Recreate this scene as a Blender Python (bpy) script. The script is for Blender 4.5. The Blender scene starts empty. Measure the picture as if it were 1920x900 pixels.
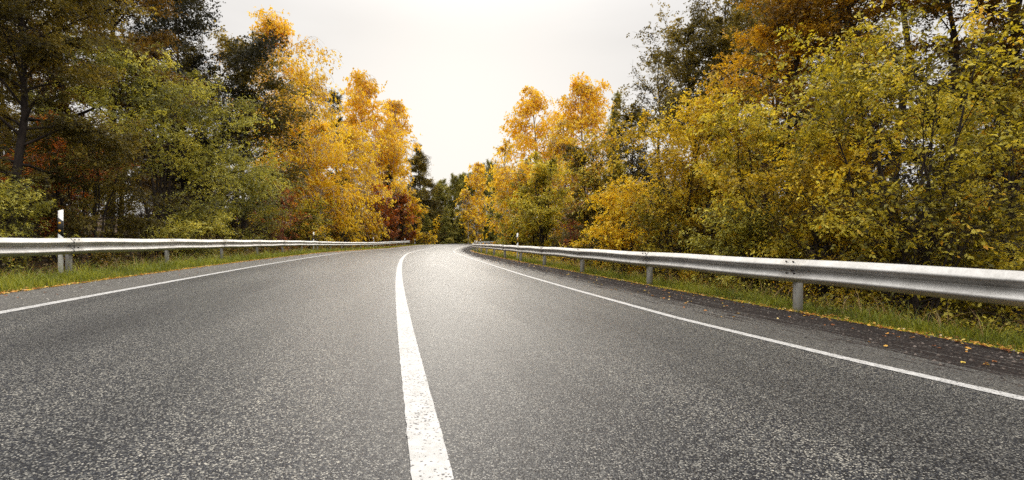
import bpy, math, random
import numpy as np
R_ = math.radians
SC = bpy.context.scene
COL = SC.collection

# ---------------------------------------------------------------- camera, sky, sun, exposure
F_PX, HY = 914.0, 451.6                 # focal length and horizon row, in pixels of a 1920 x 900 picture
cam_d = bpy.data.cameras.new('camera')
cam = bpy.data.objects.new('camera', cam_d); COL.objects.link(cam)
cam_d.sensor_width = 36.0
cam_d.lens = F_PX / 1920 * 36.0
cam_d.shift_y = -(450 - HY) / 1920 
cam_d.clip_start = 0.05; cam_d.clip_end = 3000
cam.rotation_euler = (R_(90), 0, 0)
SC.camera = cam

SUN_EL, SUN_AZ = R_(20), R_(-6)         # azimuth from +Y, positive to the right
world = bpy.data.worlds.new('World'); SC.world = world; world.use_nodes = True
wt = world.node_tree; wt.nodes.clear()
wn = wt.nodes.new; wl = wt.links.new
w_out = wn('ShaderNodeOutputWorld'); w_bg = wn('ShaderNodeBackground'); w_bg.inputs['Strength'].default_value = 0.1
sky = wn('ShaderNodeTexSky'); sky.sky_type = 'NISHITA'; sky.sun_disc = False
sky.sun_elevation = SUN_EL; sky.sun_rotation = SUN_AZ; sky.dust_density = 4; sky.air_density = 1.0
tc = wn('ShaderNodeTexCoord')
sep = wn('ShaderNodeSeparateXYZ'); wl(tc.outputs['Generated'], sep.inputs[0])
# overcast sky: even near the horizon, brighter overhead
mr = wn('ShaderNodeMapRange'); mr.interpolation_type = 'SMOOTHSTEP'
mr.inputs['From Min'].default_value = 0.36; mr.inputs['From Max'].default_value = 0.95
mr.inputs['To Min'].default_value = 1.0; mr.inputs['To Max'].default_value = 4.2
wl(sep.outputs['Z'], mr.inputs['Value'])
# veiled sun: a broad brightening of the cloud around the sun's direction
sd = (math.sin(SUN_AZ) * math.cos(SUN_EL), math.cos(SUN_AZ) * math.cos(SUN_EL), math.sin(SUN_EL))
gd = (math.sin(R_(-5)) * math.cos(R_(6)), math.cos(R_(-5)) * math.cos(R_(6)), math.sin(R_(6)))
dot = wn('ShaderNodeVectorMath'); dot.operation = 'DOT_PRODUCT'; dot.inputs[1].default_value = gd
nrm = wn('ShaderNodeVectorMath'); nrm.operation = 'NORMALIZE'
wl(tc.outputs['Generated'], nrm.inputs[0]); wl(nrm.outputs[0], dot.inputs[0])
gl = wn('ShaderNodeMapRange'); gl.interpolation_type = 'SMOOTHERSTEP'
gl.inputs['From Min'].default_value = 0.86; gl.inputs['From Max'].default_value = 1.0
gl.inputs['To Min'].default_value = 0.0; gl.inputs['To Max'].default_value = 1.0
wl(dot.outputs['Value'], gl.inputs['Value'])
cmap = wn('ShaderNodeMapping'); cmap.inputs['Scale'].default_value = (1.0, 1.0, 3.0)
wl(tc.outputs['Generated'], cmap.inputs[0])
cn = wn('ShaderNodeTexNoise'); cn.inputs['Scale'].default_value = 1.7; cn.inputs['Detail'].default_value = 5; cn.inputs['Distortion'].default_value = 0.4
wl(cmap.outputs[0], cn.inputs['Vector'])
cr = wn('ShaderNodeValToRGB'); cr.color_ramp.elements[0].position = 0.3; cr.color_ramp.elements[1].position = 0.72
cr.color_ramp.elements[0].color = (6.0, 5.85, 5.7, 1); cr.color_ramp.elements[1].color = (7.3, 7.12, 6.9, 1)
wl(cn.outputs['Fac'], cr.inputs[0])
glow = wn('ShaderNodeMix'); glow.data_type = 'RGBA'; glow.inputs[7].default_value = (7.5, 7.3, 7.0, 1)
wl(gl.outputs[0], glow.inputs[0]); wl(cr.outputs[0], glow.inputs[6])
mx = wn('ShaderNodeMix'); mx.data_type = 'RGBA'; mx.inputs[0].default_value = 0.985
wl(sky.outputs[0], mx.inputs[6]); wl(glow.outputs[2], mx.inputs[7])
mul = wn('ShaderNodeVectorMath'); mul.operation = 'SCALE'
wl(mx.outputs[2], mul.inputs[0]); wl(mr.outputs[0], mul.inputs['Scale'])
wl(mul.outputs[0], w_bg.inputs['Color']); wl(w_bg.outputs[0], w_out.inputs[0])

sun_d = bpy.data.lights.new('sun', 'SUN'); sun = bpy.data.objects.new('sun', sun_d); COL.objects.link(sun)
sun_d.energy = 1.5; sun_d.angle = R_(38); sun_d.color = (1.0, 0.93, 0.82)
from mathutils import Vector
sun.rotation_euler = (-Vector(sd)).to_track_quat('-Z', 'Y').to_euler()
SC.view_settings.view_transform = 'Standard'; SC.view_settings.look = 'None'
SC.view_settings.gamma = 1.0; SC.view_settings.use_curve_mapping = False
SC.view_settings.exposure = 0.3
SC.cycles.use_denoising = False
SC.cycles.max_bounces = 7; SC.cycles.diffuse_bounces = 4; SC.cycles.transmission_bounces = 4
SC.cycles.glossy_bounces = 3; SC.cycles.volume_bounces = 1
SC.cycles.sample_clamp_indirect = 6

# ---------------------------------------------------------------- the road's line in plan and level
KN = [-10, 0, 15, 30, 45, 60, 80, 110, 160]
KAP = [.2315, .2315, .2363, .3561, .3689, .361, .6985, 1.1672, 1.5134]
DZ = [-.0049, .0046, .028, .0143, -.0928, -.1155, .1, .13, .13]
S = np.arange(-16, 190, 0.5)
_k = np.interp(S, KN, KAP) / 100
TH = np.concatenate([[0], np.cumsum(_k[:-1] * .5)]); _i0 = int(np.argmin(abs(S)))
TH = TH - TH[_i0] - 0.255
CX = np.cumsum(np.sin(TH) * .5); CY = np.cumsum(np.cos(TH) * .5)
CX = CX - CX[_i0] + 0.1574; CY = CY - CY[_i0]
CZ = -0.8099 + np.interp(S, KN, DZ)
def crossfall(s): return 0.028 - 0.0128 * np.clip(np.asarray(s) / 50, -.2, 1.5)
def road_pt(s, off, up=0.0):
    s = np.asarray(s, float); off = np.asarray(off, float)
    th = np.interp(s, S, TH)
    x = np.interp(s, S, CX) + off * np.cos(th); y = np.interp(s, S, CY) - off * np.sin(th)
    z = np.interp(s, S, CZ) - crossfall(s) * off + up
    return np.stack(np.broadcast_arrays(x, y, z), -1)
def road_sz(x, y):
    """nearest station and offset from the centre line"""
    x = np.atleast_1d(x).astype(float); y = np.atleast_1d(y).astype(float)
    so = np.empty_like(x); oo = np.empty_like(x)
    for a in range(0, len(x), 20000):
        xs, ys = x[a:a+20000], y[a:a+20000]
        d = (xs[:, None] - CX[None]) ** 2 + (ys[:, None] - CY[None]) ** 2
        i = d.argmin(1)
        dx = xs - CX[i]; dy = ys - CY[i]
        al = dx * np.sin(TH[i]) + dy * np.cos(TH[i])
        so[a:a+20000] = S[i] + np.clip(al, -.25, .25); oo[a:a+20000] = dx * np.cos(TH[i]) - dy * np.sin(TH[i])
        far = (i == 0) | (i == len(S) - 1)
        o2 = oo[a:a+20000]; dd = np.sqrt(d[np.arange(len(i)), i])
        o2[far] = np.where(o2[far] < 0, -1, 1) * np.maximum(abs(o2[far]), np.where(dd[far] > 12, dd[far], 0))
    return so, oo
EDGE_L, EDGE_R, LINE_L, LINE_R = 4.875, 5.02, 3.7946, 3.1674
PROF_O = [-400, -120, -60, -16, -10, -8.2, -6.9, -6.0, -EDGE_L, 0, EDGE_R, 6.0, 7.0, 8.4, 11, 16, 60, 120, 400]
PROF_H = [16, 9, 3, -.35, -.75, -.6, -.2, -.03, -.012, -.0, -.012, -.06, -.3, -.75, -.85, -.5, 3, 9, 16]
def verge_z(s, off):
    oc = np.clip(off, -9, 9)
    return np.interp(s, S, CZ) - crossfall(s) * oc + np.interp(off, PROF_O, PROF_H)
def ground_z(x, y):
    s, o = road_sz(x, y)
    return verge_z(s, o)
rng = np.random.default_rng(7)

# ---------------------------------------------------------------- helpers
def tag(o, label=None, cat=None, group=None, kind=None):
    if label: o['label'] = label
    if cat: o['category'] = cat
    if group: o['group'] = group
    if kind: o['kind'] = kind
    return o
def empty(name, loc, rz=0.0):
    o = bpy.data.objects.new(name, None); COL.objects.link(o); o.location = loc; o.rotation_euler = (0, 0, rz)
    o.empty_display_size = 0.2
    return o
def mesh_np(name, V, Fs, mat=None, parent=None, smooth=False, uv=None, attr=None):
    """V (n,3); Fs list of int arrays (m,k) of faces; attr: {name: per-face rgba array}"""
    me = bpy.data.meshes.new(name)
    V = np.asarray(V, np.float32)
    me.vertices.add(len(V)); me.vertices.foreach_set('co', V.ravel())
    Fs = [np.asarray(f, np.int32) for f in Fs if len(f)]
    loops = np.concatenate([f.ravel() for f in Fs]); tot = np.concatenate([np.full(len(f), f.shape[1], np.int32) for f in Fs])
    start = np.concatenate([[0], np.cumsum(tot)[:-1]]).astype(np.int32)
    me.loops.add(len(loops)); me.loops.foreach_set('vertex_index', loops)
    me.polygons.add(len(tot)); me.polygons.foreach_set('loop_start', start); me.polygons.foreach_set('loop_total', tot)
    if smooth: me.polygons.foreach_set('use_smooth', np.ones(len(tot), bool))
    if uv is not None:
        l = me.uv_layers.new(name='UVMap'); l.data.foreach_set('uv', np.asarray(uv, np.float32)[loops].ravel())
    if attr:
        for k, a in attr.items():
            at = me.attributes.new(k, 'FLOAT_COLOR', 'FACE'); at.data.foreach_set('color', np.asarray(a, np.float32).ravel())
    me.update(calc_edges=True)
    o = bpy.data.objects.new(name, me); COL.objects.link(o)
    if mat: me.materials.append(mat)
    if parent: o.parent = parent
    return o
def grid_faces(n, m, closed=False):
    i = np.arange(n - 1)[:, None]; j = np.arange(m if closed else m - 1)[None]
    jn = (j + 1) % m
    return np.stack([i * m + j + 0 * jn, i * m + jn, (i + 1) * m + jn, (i + 1) * m + j + 0 * jn], -1).reshape(-1, 4)
class MB:
    def __init__(s): s.v = []; s.f = {}; s.n = 0
    def add(s, V, F):
        F = np.asarray(F); s.v.append(np.asarray(V, float)); s.f.setdefault(F.shape[1], []).append(F + s.n); s.n += len(V)
    def box(s, c, size, bev=0.0):
        x, y, z = [q / 2 for q in size]; b = min(bev, x * .45, y * .45)
        ring = [(-x + b, -y), (x - b, -y), (x, -y + b), (x, y - b), (x - b, y), (-x + b, y), (-x, y - b), (-x, -y + b)] if b else [(-x, -y), (x, -y), (x, y), (-x, y)]
        s.prism(np.array(ring) + np.array(c[:2]), c[2] - z, c[2] + z)
    def prism(s, ring, z0, z1):
        r = np.asarray(ring); n = len(r); V = np.concatenate([np.c_[r, np.full(n, z0)], np.c_[r, np.full(n, z1)]])
        i = np.arange(n); s.add(V, np.stack([i, (i + 1) % n, (i + 1) % n + n, i + n], 1))
        s.f.setdefault(n, []).append(np.array([np.arange(n)[::-1]]) + s.n - 2 * n); s.f[n].append(np.array([np.arange(n) + n]) + s.n - 2 * n)
    def build(s, name, mat, parent=None, smooth=False):
        return mesh_np(name, np.concatenate(s.v), [np.concatenate(f) for f in s.f.values()], mat, parent, smooth)

def new_mat(name):
    m = bpy.data.materials.new(name); m.use_nodes = True; nt = m.node_tree; nt.nodes.clear()
    return m, nt, nt.nodes.new, nt.links.new
def ramp(N, stops, interp='LINEAR'):
    r = N('ShaderNodeValToRGB'); r.color_ramp.interpolation = interp
    e = r.color_ramp.elements
    while len(e) < len(stops): e.new(0.5)
    for k, (p, c) in enumerate(stops): e[k].position = p; e[k].color = (*c, 1) if len(c) == 3 else c
    return r
def noise(N, L, vec, scale, detail=4, rough=.55):
    n = N('ShaderNodeTexNoise'); n.inputs['Scale'].default_value = scale; n.inputs['Detail'].default_value = detail
    n.inputs['Roughness'].default_value = rough
    if vec is not None: L(vec, n.inputs['Vector'])
    return n
def math_(N, L, op, a, b=None, clamp=False):
    n = N('ShaderNodeMath'); n.operation = op; n.use_clamp = clamp
    for i, v in enumerate((a, b)):
        if v is None: continue
        if isinstance(v, (int, float)): n.inputs[i].default_value = v
        else: L(v, n.inputs[i])
    return n.outputs[0]
def mixc(N, L, fac, a, b, mode='MIX'):
    n = N('ShaderNodeMix'); n.data_type = 'RGBA'; n.blend_type = mode
    for i, v in ((0, fac), (6, a), (7, b)):
        if isinstance(v, (int, float)): n.inputs[i].default_value = v
        elif isinstance(v, tuple): n.inputs[i].default_value = (*v, 1)
        else: L(v, n.inputs[i])
    return n.outputs[2]
def finish(N, L, color, rough=.6, spec=.5, metal=0.0, normal=None):
    p = N('ShaderNodeBsdfPrincipled'); o = N('ShaderNodeOutputMaterial')
    for k, v in (('Base Color', color), ('Roughness', rough), ('Specular IOR Level', spec), ('Metallic', metal)):
        if isinstance(v, (int, float)): p.inputs[k].default_value = v
        elif isinstance(v, tuple): p.inputs[k].default_value = (*v, 1)
        else: L(v, p.inputs[k])
    if normal is not None: L(normal, p.inputs['Normal'])
    L(p.outputs[0], o.inputs[0])
    return p
def bump(N, L, h, strength, dist, nrm=None):
    b = N('ShaderNodeBump'); b.inputs['Strength'].default_value = strength; b.inputs['Distance'].default_value = dist
    L(h, b.inputs['Height'])
    if nrm is not None: L(nrm, b.inputs['Normal'])
    return b.outputs[0]

def stones(N, L, vec):
    v = N('ShaderNodeTexVoronoi'); v.inputs['Scale'].default_value = 165; v.inputs['Randomness'].default_value = 1; L(vec, v.inputs['Vector'])
    v2 = N('ShaderNodeTexVoronoi'); v2.inputs['Scale'].default_value = 75; L(vec, v2.inputs['Vector'])
    return v, v2

def asphalt_mat():
    m, nt, N, L = new_mat('asphalt')
    tcn = N('ShaderNodeTexCoord'); ob = tcn.outputs['Object']; uv = tcn.outputs['UV']
    v, v2 = stones(N, L, ob)
    sp = N('ShaderNodeSeparateColor'); L(v.outputs['Color'], sp.inputs[0])
    stone = ramp(N, [(0, (.002, .0025, .006)), (.42, (.006, .0075, .014)), (.62, (.028, .031, .038)), (.82, (.12, .118, .108)), (1, (.38, .36, .31))])
    L(sp.outputs[0], stone.inputs[0])
    sp2 = N('ShaderNodeSeparateColor'); L(v2.outputs['Color'], sp2.inputs[0])
    big = ramp(N, [(0, (0, 0, 0)), (.82, (0, 0, 0)), (.9, (1, 1, 1))]); L(sp2.outputs[1], big.inputs[0])
    col = mixc(N, L, math_(N, L, 'MULTIPLY', big.outputs[0], .35), stone.outputs[0], (.17, .165, .15))
    gap = ramp(N, [(0, (1, 1, 1)), (.5, (1, 1, 1)), (.75, (0.12, .12, .14))]); L(v.outputs['Distance'], gap.inputs[0])
    col = mixc(N, L, 1.0, col, gap.outputs[0], 'MULTIPLY')
    # wear along the wheel tracks and large patches
    suv = N('ShaderNodeSeparateXYZ'); L(uv, suv.inputs[0])
    mp = N('ShaderNodeMapping'); mp.inputs['Scale'].default_value = (1.0, .12, 1); L(uv, mp.inputs[0])
    pn = noise(N, L, mp.outputs[0], 1.1, 4)
    pr = ramp(N, [(.32, (.52, .52, .55)), (.5, (.95, .95, .95)), (.7, (1.5, 1.47, 1.42))]); L(pn.outputs[0], pr.inputs[0])
    col = mixc(N, L, 1.0, col, pr.outputs[0], 'MULTIPLY')
    # pale dusty shoulders outside the edge lines
    o_abs = suv.outputs[0]
    shl = N('ShaderNodeMapRange'); shl.inputs['From Min'].default_value = -3.7; shl.inputs['From Max'].default_value = -4.0; L(o_abs, shl.inputs[0])
    shr = N('ShaderNodeMapRange'); shr.inputs['From Min'].default_value = 3.2; shr.inputs['From Max'].default_value = 3.3; L(o_abs, shr.inputs[0])
    sh = math_(N, L, 'MAXIMUM', shl.outputs[0], math_(N, L, 'MULTIPLY', shr.outputs[0], .45))
    dn = noise(N, L, ob, 60, 3)
    dust = ramp(N, [(.35, (.03, .03, .03)), (.55, (.16, .15, .135)), (.8, (.32, .3, .26))]); L(dn.outputs[0], dust.inputs[0])
    col = mixc(N, L, math_(N, L, 'MULTIPLY', sh, .6), col, dust.outputs[0])
    # dark soil band with streaks at the right edge
    m2 = N('ShaderNodeMapping'); m2.inputs['Scale'].default_value = (14, .55, 1); L(uv, m2.inputs[0])
    st = noise(N, L, m2.outputs[0], 1.6, 6, .65)
    m3 = N('ShaderNodeMapping'); m3.inputs['Scale'].default_value = (1.6, .35, 1); L(uv, m3.inputs[0])
    wob = noise(N, L, m3.outputs[0], 1.0, 3)
    ow = math_(N, L, 'ADD', o_abs, math_(N, L, 'MULTIPLY', math_(N, L, 'SUBTRACT', wob.outputs[0], .5), .9))
    core = N('ShaderNodeMapRange'); core.inputs['From Min'].default_value = 3.35; core.inputs['From Max'].default_value = 4.25
    core.inputs['To Max'].default_value = .7; L(ow, core.inputs[0])
    thr = math_(N, L, 'ADD', core.outputs[0], math_(N, L, 'MULTIPLY', math_(N, L, 'SUBTRACT', st.outputs[0], .5), 2.6))
    fine = noise(N, L, ob, 45, 3)
    thr = math_(N, L, 'ADD', thr, math_(N, L, 'MULTIPLY', math_(N, L, 'SUBTRACT', fine.outputs[0], .5), 1.1))
    mask = ramp(N, [(.40, (0, 0, 0)), (.5, (1, 1, 1))]); L(thr, mask.inputs[0])
    gate = N('ShaderNodeMapRange'); gate.inputs['From Min'].default_value = 3.3; gate.inputs['From Max'].default_value = 3.5; L(o_abs, gate.inputs[0])
    mk = math_(N, L, 'MULTIPLY', mask.outputs[0], gate.outputs[0])
    soil = ramp(N, [(.3, (.005, .004, .004)), (.55, (.018, .013, .012)), (.75, (.07, .055, .045))]); L(fine.outputs[0], soil.inputs[0])
    col = mixc(N, L, math_(N, L, 'MULTIPLY', mk, .93), col, soil.outputs[0])
    rough = N('ShaderNodeMapRange'); rough.inputs['To Min'].default_value = ROAD_ROUGH; rough.inputs['To Max'].default_value = .9; L(mk, rough.inputs[0])
    h = math_(N, L, 'SUBTRACT', 1.0, v.outputs['Distance'])
    h = math_(N, L, 'ADD', h, math_(N, L, 'MULTIPLY', sp.outputs[1], .7))
    nb = bump(N, L, h, .45, .003)
    spc = N('ShaderNodeMapRange'); spc.inputs['To Min'].default_value = .21; spc.inputs['To Max'].default_value = .04; L(mk, spc.inputs[0])
    p = finish(N, L, col, rough.outputs[0], spc.outputs[0], 0, nb)
    # sheen added to whiten the road at grazing view, imitating the glow ahead
    shw = N('ShaderNodeMapRange'); shw.inputs['To Min'].default_value = .14; shw.inputs['To Max'].default_value = .03; L(mk, shw.inputs[0]); L(shw.outputs[0], p.inputs['Sheen Weight'])
    p.inputs['Sheen Roughness'].default_value = .22; p.inputs['Sheen Tint'].default_value = (1, .96, .9, 1)
    return m
ROAD_ROUGH = .41

def paint_mat():
    m, nt, N, L = new_mat('road_paint')
    tcn = N('ShaderNodeTexCoord'); ob = tcn.outputs['Object']
    v, v2 = stones(N, L, ob)
    sp = N('ShaderNodeSeparateColor'); L(v2.outputs['Color'], sp.inputs[0])
    n = noise(N, L, ob, 18, 4)
    c = ramp(N, [(.3, (.34, .335, .32)), (.7, (.50, .49, .475))]); L(n.outputs[0], c.inputs[0])
    v3 = N('ShaderNodeTexVoronoi'); v3.inputs['Scale'].default_value = 120; L(ob, v3.inputs['Vector'])
    s3 = N('ShaderNodeSeparateColor'); L(v3.outputs['Color'], s3.inputs[0])
    chip = math_(N, L, 'GREATER_THAN', math_(N, L, 'ADD', s3.outputs[0], math_(N, L, 'MULTIPLY', noise(N, L, ob, 3.5, 5, .65).outputs[0], .55)), 1.18)
    col = mixc(N, L, chip, c.outputs[0], (.09, .085, .085))
    nb = bump(N, L, v.outputs['Distance'], .5, -.003)
    finish(N, L, col, .55, .4, 0, nb)
    return m

def ground_mat(name, stops, scale=2.5, rough=.95):
    m, nt, N, L = new_mat(name)
    tcn = N('ShaderNodeTexCoord'); ob = tcn.outputs['Object']
    n = noise(N, L, ob, scale, 6, .65); r = ramp(N, stops); L(n.outputs[0], r.inputs[0])
    n2 = noise(N, L, ob, scale * 14, 5, .7)
    r2 = ramp(N, [(.3, (.5, .5, .5)), (.7, (1.4, 1.4, 1.4))]); L(n2.outputs[0], r2.inputs[0])
    col = mixc(N, L, 1.0, r.outputs[0], r2.outputs[0], 'MULTIPLY')
    finish(N, L, col, rough, .15, 0, bump(N, L, n2.outputs[0], .8, .03))
    return m

def metal_mat(name, c0, c1, rough=.42, metal=.75):
    m, nt, N, L = new_mat(name)
    tcn = N('ShaderNodeTexCoord'); ob = tcn.outputs['Object']
    n = noise(N, L, ob, 3.0, 6, .7); 
    mp = N('ShaderNodeMapping'); mp.inputs['Scale'].default_value = (9, 9, 60); L(ob, mp.inputs[0])
    n2 = noise(N, L, ob, 45, 3)
    mm = math_(N, L, 'ADD', math_(N, L, 'MULTIPLY', n.outputs[0], .7), math_(N, L, 'MULTIPLY', n2.outputs[0], .3))
    r = ramp(N, [(.33, c0), (.62, c1)]); L(mm, r.inputs[0])
    rr = N('ShaderNodeMapRange'); rr.inputs['To Min'].default_value = rough + .15; rr.inputs['To Max'].default_value = rough - .08; L(mm, rr.inputs[0])
    finish(N, L, r.outputs[0], rr.outputs[0], .5, metal, bump(N, L, n2.outputs[0], .15, .002))
    return m
def plain_mat(name, c, rough=.5, spec=.5, metal=0, var=.15):
    m, nt, N, L = new_mat(name)
    tcn = N('ShaderNodeTexCoord'); n = noise(N, L, tcn.outputs['Object'], 14, 5)
    r = ramp(N, [(.3, tuple(q * (1 - var) for q in c)), (.7, tuple(min(1, q * (1 + var)) for q in c))]); L(n.outputs[0], r.inputs[0])
    finish(N, L, r.outputs[0], rough, spec, metal)
    return m

LEAF = {}
def leaf_mat(name, stops, trans=.46, rough=.5, hue_shift=None):
    """leaf colour from two random numbers kept with each leaf: r its own, g its twig's"""
    if name in LEAF: return LEAF[name]
    m, nt, N, L = new_mat('leaves_' + name)
    at = N('ShaderNodeAttribute'); at.attribute_name = 'lc'
    sp = N('ShaderNodeSeparateColor'); L(at.outputs['Color'], sp.inputs[0])
    f = math_(N, L, 'ADD', math_(N, L, 'MULTIPLY', sp.outputs[0], .45), math_(N, L, 'MULTIPLY', sp.outputs[1], .55))
    r = ramp(N, stops); L(f, r.inputs[0])
    p = N('ShaderNodeBsdfPrincipled'); p.inputs['Roughness'].default_value = rough; p.inputs['Specular IOR Level'].default_value = .35
    L(r.outputs[0], p.inputs['Base Color'])
    t = N('ShaderNodeBsdfTranslucent'); tcol = mixc(N, L, 1.0, r.outputs[0], (1.25, 1.1, .6), 'MULTIPLY'); L(tcol, t.inputs[0])
    mx = N('ShaderNodeMixShader'); mx.inputs[0].default_value = trans
    L(p.outputs[0], mx.inputs[1]); L(t.outputs[0], mx.inputs[2])
    o = N('ShaderNodeOutputMaterial'); L(mx.outputs[0], o.inputs[0])
    LEAF[name] = m
    return m
def bark_mat(name, stops, scale=6):
    m, nt, N, L = new_mat('bark_' + name)
    tcn = N('ShaderNodeTexCoord'); mp = N('ShaderNodeMapping'); mp.inputs['Scale'].default_value = (1, 1, .35); L(tcn.outputs['Object'], mp.inputs[0])
    n = noise(N, L, mp.outputs[0], scale, 6, .7); r = ramp(N, stops); L(n.outputs[0], r.inputs[0])
    finish(N, L, r.outputs[0], .9, .2, 0, bump(N, L, n.outputs[0], .8, .02))
    return m
M = {}
M['asphalt'] = asphalt_mat(); M['paint'] = paint_mat()
M['forest_floor'] = ground_mat('forest_floor', [(.3, (.018, .012, .008)), (.5, (.045, .028, .014)), (.62, (.10, .045, .015)), (.8, (.05, .05, .015))])
M['verge'] = ground_mat('verge_soil', [(.3, (.03, .028, .012)), (.5, (.06, .07, .02)), (.7, (.10, .07, .03))], 5)
M['moss'] = ground_mat('moss', [(.3, (.12, .15, .01)), (.5, (.28, .30, .02)), (.75, (.40, .36, .04))], 20)
M['galv'] = metal_mat('galvanised_steel', (.34, .33, .31), (.54, .53, .51), .46, .55)
M['post'] = metal_mat('galvanised_post', (.25, .24, .22), (.42, .41, .38), .6, .35)
M['bolt'] = plain_mat('dark_bolt', (.06, .05, .045), .6, .4, .5)
M['white'] = plain_mat('white_plastic', (.80, .79, .76), .45, .4, 0, .06)
M['black'] = plain_mat('black_band', (.02, .02, .022), .5, .4)
M['amber'] = plain_mat('amber_reflector', (.80, .42, .02), .3, .6)
M['clear'] = plain_mat('pale_reflector', (.75, .70, .55), .3, .6)
M['dark_bark'] = bark_mat('dark', [(.3, (.016, .012, .011)), (.7, (.06, .046, .038))])
M['red_bark'] = bark_mat('red_pine', [(.3, (.10, .04, .022)), (.7, (.26, .12, .06))])
M['birch_bark'] = bark_mat('birch', [(.36, (.03, .026, .024)), (.46, (.42, .39, .34)), (.8, (.62, .59, .53))], 9)
M['twig'] = bark_mat('red_twig', [(.3, (.11, .03, .018)), (.7, (.28, .09, .05))])
PAL = {
 'dark_green': [(.15, (.02, .026, .010)), (.45, (.075, .095, .022)), (.75, (.20, .23, .05)), (.95, (.45, .43, .11))],
 'olive': [(.15, (.03, .024, .009)), (.45, (.105, .088, .020)), (.7, (.24, .19, .035)), (.95, (.50, .38, .07))],
 'olive_brown': [(.15, (.030, .018, .008)), (.45, (.11, .065, .016)), (.7, (.24, .15, .028)), (.95, (.50, .28, .04))],
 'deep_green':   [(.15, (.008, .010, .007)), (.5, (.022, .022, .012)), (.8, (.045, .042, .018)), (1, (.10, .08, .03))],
 'bright_green': [(.15, (.05, .05, .014)), (.4, (.20, .20, .04)), (.65, (.48, .46, .08)), (.9, (.82, .76, .22))],
 'green_yellow': [(.13, (.035, .034, .008)), (.36, (.20, .18, .02)), (.6, (.56, .48, .045)), (.78, (.88, .74, .11)), (.95, (.85, .46, .03))],
 'yellow': [(.15, (.36, .22, .010)), (.4, (.74, .50, .02)), (.7, (.92, .68, .04)), (.95, (.97, .80, .09))],
 'golden': [(.15, (.26, .16, .012)), (.4, (.62, .43, .02)), (.7, (.90, .66, .04)), (.95, (.96, .80, .09))],
 'amber': [(.15, (.30, .17, .012)), (.4, (.70, .46, .024)), (.7, (.92, .65, .045)), (.95, (.96, .77, .08))],
 'rust': [(.15, (.06, .02, .008)), (.4, (.24, .07, .014)), (.7, (.52, .16, .018)), (.95, (.80, .32, .03))],
 'mixed': [(.12, (.03, .024, .008)), (.35, (.14, .13, .018)), (.52, (.42, .34, .025)), (.72, (.70, .62, .10)), (.85, (.78, .42, .02)), (.97, (.62, .22, .02))],
 'mixed_orange': [(.12, (.05, .028, .010)), (.35, (.19, .11, .014)), (.6, (.46, .27, .02)), (.82, (.74, .46, .03)), (.97, (.34, .30, .05))],
 'gold_green':   [(.13, (.05, .04, .008)), (.34, (.26, .20, .018)), (.55, (.60, .42, .025)), (.75, (.86, .68, .06)), (.95, (.52, .50, .08))],
 'pine':         [(.2, (.016, .020, .010)), (.5, (.04, .046, .02)), (.8, (.085, .08, .03))],
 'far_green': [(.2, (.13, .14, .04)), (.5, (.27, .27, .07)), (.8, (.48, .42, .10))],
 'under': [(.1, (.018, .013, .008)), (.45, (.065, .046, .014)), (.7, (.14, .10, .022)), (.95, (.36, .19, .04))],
}

# ---------------------------------------------------------------- the setting: ground, road, verges, lines
def far_grid():
    a = np.concatenate([np.linspace(-1500, -70, 14), np.arange(-66, 90, 1.2), np.linspace(95, 1500, 14)])
    b = np.concatenate([np.linspace(-1500, -30, 10), np.arange(-28, 190, 1.2), np.linspace(200, 1500, 14)])
    X, Y = np.meshgrid(a, b, indexing='ij'); x = X.ravel(); y = Y.ravel()
    s, o = road_sz(x, y); z = verge_z(s, o)
    z = z - np.where(abs(o) < 9, .28, 0) * np.clip((9 - abs(o)) / .8, 0, 1)
    z += np.where(abs(o) > 10, rng.normal(0, .05, len(x)), 0)
    return mesh_np('ground', np.c_[x, y, z], [grid_faces(len(a), len(b))[:, ::-1]], M['forest_floor'], smooth=True)
tag(far_grid(), kind='structure')
def strip(name, s0, s1, ds, offs, up, mat, parent=None, offf=None, jitter=0):
    ss = np.arange(s0, s1 + ds / 2, ds); n, m = len(ss), len(offs)
    SS, OO = np.meshgrid(ss, offs, indexing='ij')
    if offf is not None: OO = OO + offf(SS)
    if name in ('centre_line', 'edge_line'): OO = OO + rng.normal(0, .0013, OO.shape)
    P = road_pt(SS.ravel(), OO.ravel(), up)
    if jitter == 'verge': P[:, 2] = verge_z(SS.ravel(), OO.ravel()) + up
    return mesh_np(name, P, [grid_faces(n, m)[:, ::-1]], mat, parent, True, np.c_[OO.ravel(), SS.ravel()])
road = strip('road', -14, 185, .5, np.linspace(-EDGE_L, EDGE_R, 24), 0, M['asphalt']); tag(road, kind='structure')
def edge_wobble(SS): return np.interp(SS, [1, 3, 5, 8, 12, 20], [.3054, .0229, -.1339, -.1379, -.1194, .0649]) * .999
w = .07
strip('centre_line', -6, 185, .05, [-w, 0, w], .004, M['paint'], road)
strip('edge_line', -6, 185, .05, [LINE_R - .055, LINE_R + .055], .004, M['paint'], road, edge_wobble)
strip('edge_line', -6, 185, .05, [-LINE_L - .06, -LINE_L + .06], .004, M['paint'], road)
vl = strip('verge', -14, 185, .5, -np.array([EDGE_L - .03, EDGE_L + .12, 5.6, 6.2, 6.9, 7.6, 8.4, 9.2])[::-1], 0, M['verge'], jitter='verge'); tag(vl, kind='structure')
vr = strip('verge', -14, 185, .5, np.array([EDGE_R - .03, EDGE_R + .12, 5.6, 6.2, 6.9, 7.6, 8.4, 9.2]), 0, M['verge'], jitter='verge'); tag(vr, kind='structure')
for o in (vl, vr):
    pass

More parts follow.
